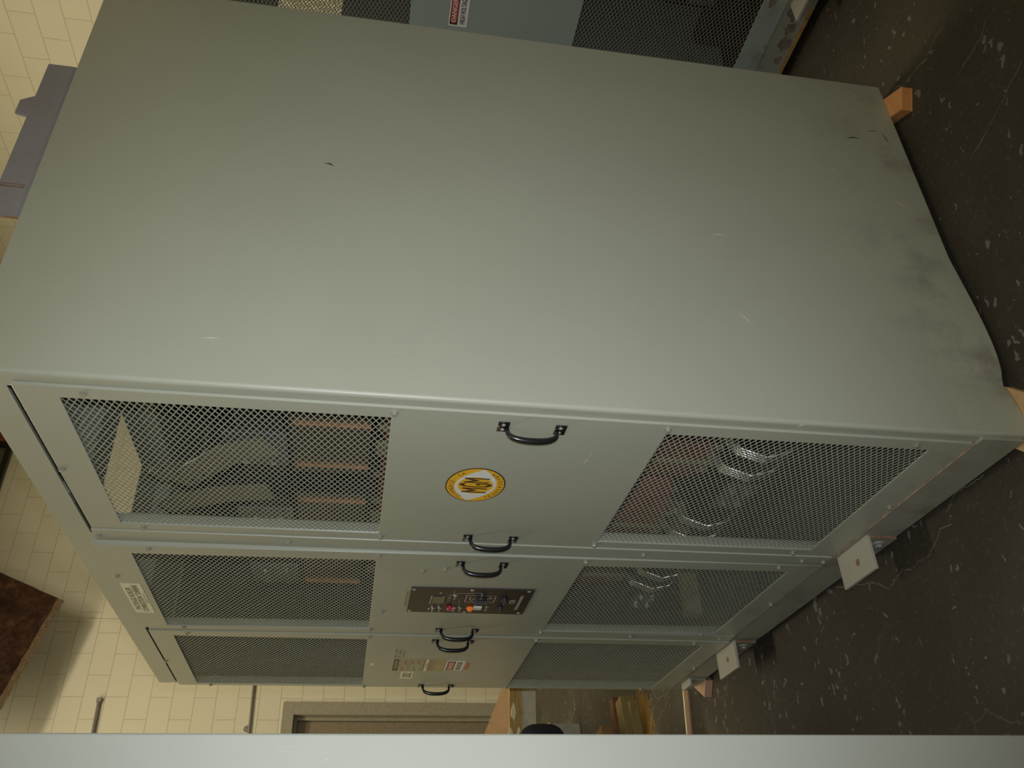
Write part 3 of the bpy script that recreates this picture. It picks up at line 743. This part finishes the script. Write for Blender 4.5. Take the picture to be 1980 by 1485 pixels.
put_text(lb, 'CAUTION', -1.965, 1.316, 0.07, 0.009, y3, 8)
P1('rating_plate', lb, ['buff', 'dark_label', 'pink_label', 'olive_label', 'ink', 'label_cream2', 'pink_label', 'red_faded', 'ink_faint'], dC, fixn=False)['label'] = 'tall faded rating plate in colour bands'
def danger(par, P, xa, xb, za, zb, y, nm='danger_label'):
    lb = MB(); lb.box(xa, xb, y-0.0008, y, za, zb, 0); w = xb-xa; h = zb-za
    rectf(lb, xa+0.006, xb-0.006, za+h*0.52, zb-0.004, y-0.0011, 1)
    polyf(lb, [(xa+w/2+(w/2-0.011)*math.copysign(abs(math.cos(t))**0.5, math.cos(t)), za+h*0.735+h*0.185*math.copysign(abs(math.sin(t))**0.7, math.sin(t))) for t in [2*PI*i/40 for i in range(40)]], y-0.0013, 2)
    put_text(lb, 'DANGER', xa+w*0.14, za+h*0.62, w*0.72, h*0.24, y-0.0015, 0, bold=0.001)
    put_text(lb, 'HIGH VOLTAGE', xa+w*0.09, za+h*0.13, w*0.82, h*0.28, y-0.0011, 1, bold=0.0012)
    o = P(nm, lb, ['label_white', 'ink', 'red_print'], par, fixn=False); return o
danger(dC, P1, -1.998, -1.865, 1.172, 1.243, fC(1.2))['label'] = 'white and red DANGER label'
lb = MB(); lb.box(-1.978, -1.888, yb, yb+0.0008, 1.150, 1.166, 0); P1('tape_label', lb, 'red_faded', dC)
lb = MB(); lb.box(-2.133, -2.028, yb, yb+0.0008, 1.363, 1.414, 0); put_text(lb, '202', -2.113, 1.371, 0.066, 0.034, y2, 1, bold=0.0015)
P1('number_tag', lb, ['cream_label', 'ink'], dC, fixn=False)
lb = MB(); lb.box(-1.945, -1.915, fC(1.53)-0.0008, fC(1.53), 1.527, 1.541, 0); P1('tape_label', lb, 'cream_label', dC)
lb = MB()
for k, (zz) in enumerate((1.444, 1.430, 1.415)): put_text(lb, ['PRI 12 KV', 'SEC 480 V', 'TAP 3'][k], -1.832, zz, 0.11-0.02*(k == 2), 0.008, yb, 0)
P1('handwriting', lb, 'ink_faint', dC, fixn=False)

# second cabinet behind, plainer third door towards us
root2, D2, P2 = cabinet((1.6, 1.92, 0), 'paint2', 'mesh2', 'worn blue-grey transformer cabinet behind the main one, with rust along its base', 'transformer cabinets', full=False, rear_window=True)
d2, f2 = D2[2]
danger(d2, P2, -2.004, -1.874, 1.352, 1.420, f2(1.38))['label'] = 'white DANGER HIGH VOLTAGE label'
mb = MB().box(-CW, -0.004, -0.0105, -0.002, ZB-0.004, 0.101)
P2('rusty_edge', mb, 'oldrust')
mb = MB()
for (px, pz, r) in ((-1.70, 0.165, 0.02), (-1.76, 0.15, 0.03), (-1.83, 0.14, 0.022), (-1.90, 0.13, 0.026), (-1.73, 0.255, 0.018), (-1.97, 0.125, 0.016)):
    mb = MB(); rr = random.Random(int(px*100)); n = 14
    polyf(mb, [(px+r*(0.6+0.7*rr.random())*1.3*math.cos(2*PI*i/n), pz+r*(0.5+0.6*rr.random())*math.sin(2*PI*i/n)) for i in range(n)], -0.0094 if pz < 0.196 else -0.0196, 0)
    P2('rust_patch', mb, 'rustpatch', fixn=False)

# third cabinet across the aisle: plain side faces the camera
r3 = empty('equipment_cabinet', (-1.1, -1.30, 0)); tag(r3, 'plain pale grey-green cabinet side along the left of the aisle', 'cabinet')
X3, Y3, T3 = 0.03, -0.667, 2.14
o3 = (1.1, 1.30, 0)
part('body', MB().box(X3-2.2, X3, Y3-1.25, Y3, 0.09, T3), 'paint3', r3, o3, 0.004, 3)
part('base_rail', MB().box(X3-2.19, X3-0.02, Y3-1.23, Y3-0.015, FZ, 0.09), 'rail', r3, o3, 0.002)
part('door_panel', MB().box(X3-2.16, X3-1.12, Y3, Y3+0.006, 0.2, T3-0.08), 'paint3', r3, o3, 0.002)
part('door_panel', MB().box(X3-1.10, X3-0.04, Y3, Y3+0.006, 0.2, T3-0.08), 'paint3', r3, o3, 0.002)

# lifting angle on the roof of the main cabinet
prof = [(0.0, 0.014), (-0.0015, 0.008), (-0.005, 0.003), (-0.012, 0.0), (-0.075, 0.0), (-0.075, 0.008), (-0.014, 0.008), (-0.008, 0.014), (-0.008, 0.074), (0.0, 0.074)]
an = MB(); fnp = lambda a, b, h: (-0.012+a, h, ZT+b)
an.prism(prof, 0.412, 0.932, fnp, 0)
an.m[0] = 1
an.box(-0.0119, -0.0112, 0.500, 0.503, ZT+0.02, ZT+0.072, 1); an.box(-0.0119, -0.0112, 0.508, 0.510, ZT+0.02, ZT+0.072, 1)
ao = part('angle_iron', an, ['lavender', 'edge_rust'], None, bevel=0)
tag(recentre(ao), 'lavender-grey steel angle with rust-red cut end lying on top of the main cabinet', 'angle iron')
lgm = MB().prism([(0.742, 2.455), (0.752, 2.500), (0.80, 2.500), (0.83, 2.455)], -0.030, -0.021, lambda a, b, h: (h, a, b))
part('lug', lgm, 'lavender', ao, -Vector(ao.location), bevel=0.003)

# ------------------------------------------------------------------ timber blocks under the cabinets
def block(name, cx, cy, lx, ly, rz, h, mat, label, split=None):
    o = part(name, MB().box(-lx/2, lx/2, -ly/2, ly/2, 0, h), mat, None, (cx, cy, FZ), 0.002)
    o.rotation_euler = (0, 0, rz); tag(o, label, 'wood block', 'timber blocks under the cabinets'); return o
block('wood_block', -0.070, 1.214, 0.30, 0.073, math.radians(-27), 0.039, 'pine_orange', 'orange split timber block under the far back corner of the main cabinet')
block('wood_block', -0.010, 0.055, 0.137, 0.137, math.radians(45), 0.025, 'pine', 'pale timber block under the near front corner of the main cabinet')
block('wood_block', -2.242, 0.024, 0.25, 0.075, math.radians(-33.7), 0.036, 'pine_pink', 'pinkish timber block under the left front corner of the main cabinet')
for (x, y) in ((1.5, 2.02), (1.5, 3.1), (-0.6, 3.1), (-0.60, 2.15)):
    block('wood_block', x, y, 0.09, 0.18, 0, 0.036, 'pine', 'timber block under the worn cabinet behind')

# ------------------------------------------------------------------ rough brown slab hanging in front of the far wall
Pc = Vector((-6.95, 1.926, 4.387)); A = Vector((0.05, 0.219, 0.549)); Bv = Vector((0.07, -0.906, 0.233))
nrm = A.cross(Bv).normalized()
if nrm.dot(CP-Pc) < 0: nrm = -nrm
sh = MB(); n = 22; vs = []; rr = random.Random(4)
for k in (0, 1):
    for j in range(n+1):
        for i in range(n+1):
            a = i/n*2.35; b = j/n*1.4
            p = Pc + A*a + Bv*b
            if i == 0 or j in (0, n): p = p + (A.normalized()*rr.uniform(-1, 1)+Bv.normalized()*rr.uniform(-1, 1))*0.004
            vs.append(p + (Vector((0, -0.012, -0.055)) - nrm*0.03)*k)
def vi(k, j, i): return k*(n+1)*(n+1)+j*(n+1)+i
fs = []
for j in range(n):
    for i in range(n):
        fs.append((vi(0,j,i), vi(0,j,i+1), vi(0,j+1,i+1), vi(0,j+1,i))); fs.append((vi(1,j,i), vi(1,j+1,i), vi(1,j+1,i+1), vi(1,j,i+1)))
sh.add(vs, fs, 0)
ed = []
for i in range(n):
    ed += [(vi(0,0,i), vi(0,0,i+1), vi(1,0,i+1), vi(1,0,i)), (vi(0,n,i), vi(0,n,i+1), vi(1,n,i+1), vi(1,n,i)), (vi(0,i,0), vi(0,i+1,0), vi(1,i+1,0), vi(1,i,0)), (vi(0,i,n), vi(0,i+1,n), vi(1,i+1,n), vi(1,i,n))]
sh.f += ed; sh.m += [1]*len(ed)
so = recentre(part('fibre_slab', sh, ['fibre', 'fibre_edge']))
tag(so, 'rough rusty-brown slab hanging from above in front of the cream wall, one corner down', 'slab')
hr = MB()
for a_, b_ in ((2.3, 0.25), (2.3, 1.3)):
    p = Pc+A*a_+Bv*b_-nrm*0.022; hr.cyl(p-Vector((0, 0, 0.03)), (p.x, p.y, 6.0), 0.012, 8)
    break
part('hanger', hr, 'conduit', so, -Vector(so.location))
hr = MB(); p = Pc+A*2.3+Bv*1.3-nrm*0.022; hr.cyl(p-Vector((0, 0, 0.03)), (p.x, p.y, 6.0), 0.012, 8)
part('hanger', hr, 'conduit', so, -Vector(so.location))

# ------------------------------------------------------------------ workbench near the far wall
RZ = math.radians(10)
wb = empty('workbench', (-3.94, -0.50, FZ), RZ*-1); tag(wb, 'wooden workbench with chipped thick yellowish edge, beyond the aisle near the door', 'workbench')
HX, HY = 0.70, 0.92
tp = MB().prism([(-HX, -HY), (HX-0.012, -HY), (HX-0.012, 0.915), (-0.459, 0.528), (-HX, 0.44)], 0.662, 0.732, lambda a, b, h: (a, b, h)); part('bench_top', tp, 'benchtop', wb, bevel=0.003)
eg = MB(); rr = random.Random(11); n = 60; vs = []; fs = []
for i in range(n+1):
    y = -HY+2*HY*i/n; j = rr.uniform(-0.003, 0.003); k = rr.uniform(-0.006, 0.004)
    vs += [(HX-0.014, y, 0.730), (HX+j, y, 0.729), (HX+j*0.6, y, 0.663+k), (HX-0.014, y, 0.661+k)]
for i in range(n):
    for q in range(4): fs.append((i*4+q, i*4+(q+1) % 4, (i+1)*4+(q+1) % 4, (i+1)*4+q))
fs += [(0, 1, 2, 3), (n*4+3, n*4+2, n*4+1, n*4)]
eg.add(vs, fs); part('bench_edge', eg, 'benchedge', wb)
for (y, z, a, b) in ((0.71, 0.708, 0.045, 0.013), (0.60, 0.722, 0.03, 0.013), (0.605, 0.680, 0.03, 0.012), (0.50, 0.70, 0.04, 0.012)):
    poly = [(y-a, z-b*0.3), (y-a*0.2, z-b), (y+a*0.6, z-b*0.5), (y+a, z+b*0.1), (y+a*0.3, z+b*0.8), (y-a*0.5, z+b)]
    part('torn_chip', MB().prism(poly, HX-0.002, HX+0.0055, lambda p, q, h: (h, p, q)), 'lightchip', wb)
part('apron', MB().box(HX-0.045, HX-0.02, -HY+0.02, HY-0.02, 0.582, 0.662), 'apron', wb, bevel=0.002)['label'] = 'pale cream board under the bench edge'
for x in (-0.6, 0.58):
    for y in (-0.85, -0.08): part('leg', MB().box(x-0.035, x+0.035, y-0.035, y+0.035, 0, 0.662), 'benchedge', wb, bevel=0.003)
part('stretcher', MB().box(-0.6, 0.58, -0.87, -0.83, 0.2, 0.28), 'benchedge', wb); part('stretcher', MB().box(-0.6, 0.58, -0.10, -0.06, 0.2, 0.28), 'benchedge', wb)

# ------------------------------------------------------------------ office chair, mostly behind the pale cabinet
ch = empty('office_chair', (-2.62, -0.405, FZ)); tag(ch, 'black office chair whose rounded backrest shows past the pale cabinet edge', 'chair')
bk = MB(); vs = []; n = 40; layers = [(-0.035, 0.90), (-0.028, 0.97), (-0.012, 1.0), (0.012, 1.0), (0.028, 0.97), (0.035, 0.90)]
def sup(t, a, b, e=0.62): return (a*math.copysign(abs(math.cos(t))**e, math.cos(t)), b*math.copysign(abs(math.sin(t))**e, math.sin(t)))
for lx, k in layers:
    for i in range(n):
        y, z = sup(2*PI*i/n, 0.245*k if k == 1 else 0.245-0.245*(1-k)*0.6, 0.135 if k == 1 else 0.135-0.245*(1-k)*0.6)
        vs.append((lx+0.04*(y/0.245)**2, y+0.058, 0.678+z))
fs = []
for j in range(len(layers)-1):
    for i in range(n): fs.append((j*n+i, j*n+(i+1) % n, (j+1)*n+(i+1) % n, (j+1)*n+i))
fs += [tuple(range(n))[::-1], tuple(range((len(layers)-1)*n, len(layers)*n))]
bk.add(vs, fs); part('backrest', bk, 'chair', ch, smooth=True)
part('back_stem', MB().tube([(-0.02, 0, 0.66), (-0.05, 0, 0.5), (0.0, 0, 0.415), (-0.2, 0, 0.40)], 0.018, 8, side=(0, 1, 0)), 'plastic', ch, smooth=True)
st = MB(); vs = []
for lz, k in ((0.42, 0.9), (0.435, 1.0), (0.465, 1.0), (0.48, 0.92)):
    for i in range(n):
        x, y = sup(2*PI*i/n, 0.20*k, 0.20*k); vs.append((x-0.20, y-0.02, lz))
fs = []
for j in range(3):
    for i in range(n): fs.append((j*n+i, j*n+(i+1) % n, (j+1)*n+(i+1) % n, (j+1)*n+i))
fs += [tuple(range(n))[::-1], tuple(range(3*n, 4*n))]
st.add(vs, fs); part('seat', st, 'chair', ch, smooth=True)
part('gas_post', MB().cyl((-0.20, -0.02, 0.1), (-0.20, -0.02, 0.42), 0.024, 14), 'plastic', ch)
ar = MB().tube([(-0.22, 0.22, 0.47), (-0.22, 0.25, 0.60), (-0.24, 0.25, 0.66)], 0.014, 8).box(-0.40, -0.16, 0.225, 0.272, 0.66, 0.685)
part('armrest', ar, 'plastic', ch, bevel=0.006)
ar = MB().tube([(-0.22, -0.24, 0.47), (-0.22, -0.27, 0.60), (-0.24, -0.27, 0.66)], 0.014, 8).box(-0.40, -0.16, -0.295, -0.25, 0.66, 0.685)
part('armrest', ar, 'plastic', ch, bevel=0.006)
for k in range(5):
    a = 2*PI*k/5+0.5; c_, s_ = math.cos(a), math.sin(a)
    part('base_arm', MB().tube([(-0.20, -0.02, 0.10), (-0.20+0.20*c_, -0.02+0.20*s_, 0.065)], 0.016, 8), 'plastic', ch)
    part('castor', MB().cyl((-0.20+0.20*c_-0.01*s_, -0.02+0.20*s_+0.01*c_, 0.026), (-0.20+0.20*c_+0.01*s_, -0.02+0.20*s_-0.01*c_, 0.026), 0.026, 14), 'plastic', ch)

# ------------------------------------------------------------------ things on the floor beyond
def floorbox(name, x, y, lx, ly, h, rz, mat, label, cat, z=0.0, bevel=0.003, grp=None):
    o = part(name, MB().box(-lx/2, lx/2, -ly/2, ly/2, 0, h), mat, None, (x, y, z), bevel); o.rotation_euler = (0, 0, rz)
    tag(o, label, cat, grp); return o
L = 0.62; r_ = math.radians(11)
def along(x, y): return (x + math.sin(r_)*L/2, y - math.cos(r_)*L/2)
PG = 'planks on the floor by the bench'
x, y = along(-3.375, 0.20); floorbox('plank', x, y, 0.065, L, 0.10, r_, 'orange_wood', 'reddish-brown board lying on the floor behind the yellow planks', 'plank', FZ, grp=PG)
x, y = along(-3.285, 0.18); floorbox('plank', x, y, 0.10, L, 0.085, r_, 'plank', 'yellowish plank lying between the reddish board and a narrower plank', 'plank', FZ, grp=PG)
x, y = along(-3.205, 0.15); floorbox('plank', x, y, 0.04, L, 0.05, r_, 'plank', 'narrow yellowish plank, nearest of the boards on the floor', 'plank', FZ, grp=PG)
floorbox('cardboard_box', -3.62, -0.04, 0.20, 0.24, 0.12, r_, 'cardboard', 'small brown cardboard box on the floor behind the planks', 'box', FZ)
gb = empty('grey_case', (-4.55, 0.15, FZ), 0.15); tag(gb, 'small light grey equipment case on the floor with a curled hose on top', 'case')
part('body', MB().box(-0.10, 0.10, -0.16, 0.14, 0, 0.20), 'greybox', gb, bevel=0.008)
part('lid', MB().box(-0.105, 0.105, -0.165, 0.145, 0.20, 0.225), 'greybox', gb, bevel=0.006)
part('hose', MB().tube([(0.05*math.cos(a), 0.09+0.05*math.sin(a), 0.240+0.006*a) for a in [i*0.5 for i in range(26)]], 0.014, 8), 'conduit', gb, smooth=True)
lt = empty('wood_strip', (-2.43, 0.0, FZ), math.radians(-8)); tag(lt, 'long thin timber strip lying on the floor left of the main cabinet', 'wood strip')
part('strip', MB().box(-0.024, 0.028, -0.22, 0.62, 0, 0.012), 'strip_wood', lt, bevel=0.001)
part('pale_edge', MB().box(-0.034, -0.024, -0.22, 0.62, 0, 0.015), 'lightchip', lt, bevel=0.001)
floorbox('white_board', -6.9, 0.78, 0.10, 0.30, 0.05, 0.0, 'label_white', 'small white board lying on the floor at the foot of the far wall', 'board', FZ)

# hairline cracks in the slab
fo = bpy.data.objects['floor']
CR_ = [[(-0.199, 0.007), (-0.261, 0.008), (-0.322, 0.014), (-0.352, -0.004), (-0.378, -0.017)],
 [(-0.374, -0.054), (-0.419, -0.045), (-0.458, -0.071), (-0.505, -0.094), (-0.548, -0.088), (-0.588, -0.097), (-0.628, -0.082), (-0.673, -0.094), (-0.716, -0.11), (-0.757, -0.078), (-0.81, -0.056), (-0.93, -0.021), (-0.995, -0.002)],
 [(-1.643, 0.006), (-1.616, -0.062), (-1.629, -0.183), (-1.622, -0.286), (-1.619, -0.328), (-1.65, -0.6)],
 [(0.38, 1.08), (0.357, 1.053), (0.305, 1.045), (0.272, 1.045), (0.231, 1.035)], [(0.408, 0.859), (0.295, 0.82), (0.229, 0.798), (0.167, 0.787)]]
rr = random.Random(3)
for pts in CR_:
    P_ = []
    for a, b in zip(pts[:-1], pts[1:]):
        for k in range(6):
            t = k/6; P_.append((a[0]+(b[0]-a[0])*t+rr.uniform(-1, 1)*0.003, a[1]+(b[1]-a[1])*t+rr.uniform(-1, 1)*0.003))
    P_.append(pts[-1]); vs = []
    for i_, p in enumerate(P_):
        q = P_[min(i_+1, len(P_)-1)]; o_p = P_[max(i_-1, 0)]
        d = Vector((q[0]-o_p[0], q[1]-o_p[1])).normalized(); w = rr.uniform(0.0003, 0.0012)
        vs += [(p[0]-d.y*w, p[1]+d.x*w, FZ+0.0004), (p[0]+d.y*w, p[1]-d.x*w, FZ+0.0004)]
    struct(part('crack', MB().add(vs, [(2*i_, 2*i_+1, 2*i_+3, 2*i_+2) for i_ in range(len(P_)-1)]), 'crack', fo, fixn=False))
# scratches and scuffs on the main cabinet's side
def scratch(y0, z0, y1, z1, w, mat, lab=None):
    d = Vector((y1-y0, z1-z0)); n_ = Vector((-d.y, d.x)).normalized()*w
    x = 0.0006
    ym, zm = (y0+y1)/2+n_.x*1.5, (z0+z1)/2+n_.y*1.5
    vs = [(x, y0, z0), (x, ym-n_.x, zm-n_.y), (x, y1, z1), (x, ym+n_.x, zm+n_.y)]
    P1('scratch', MB().add(vs, [(0, 1, 2, 3)]), mat, fixn=False)
for a in ((1.007, 0.276, 1.017, 0.222, 0.0028, 'dark_label'), (1.05, 0.20, 1.06, 0.150, 0.002, 'rustpatch'), (1.06, 0.150, 1.00, 0.135, 0.003, 'rustpatch'), (0.668, 1.762, 0.660, 1.735, 0.003, 'dark_label'),
          (0.556, 0.776, 0.562, 0.725, 0.0008, 'lightchip'), (0.112, 1.966, 0.116, 1.925, 0.0008, 'lightchip'), (0.763, 0.20, 0.735, 0.150, 0.001, 'lightchip'), (0.31, 0.75, 0.27, 0.71, 0.0007, 'lightchip'), (0.87, 0.36, 0.85, 0.34, 0.001, 'lightchip')):
    scratch(*a)
for (x0, z0, x1, z1, w) in ((-0.24, 1.099, -0.20, 1.093, 0.0009), (-0.20, 1.093, -0.170, 1.090, 0.0006), (-0.015, 0.655, -0.003, 0.638, 0.0025)):
    yy = (fA(z0) if x0 < -0.04 else 0)-0.0006; d = Vector((x1-x0, z1-z0)); n_ = Vector((-d.y, d.x)).normalized()*w
    P1('scratch', MB().add([(x0, yy, z0), ((x0+x1)/2-n_.x, yy, (z0+z1)/2-n_.y), (x1, yy, z1), ((x0+x1)/2+n_.x, yy, (z0+z1)/2+n_.y)], [(0, 1, 2, 3)]), 'lightchip', fixn=False)
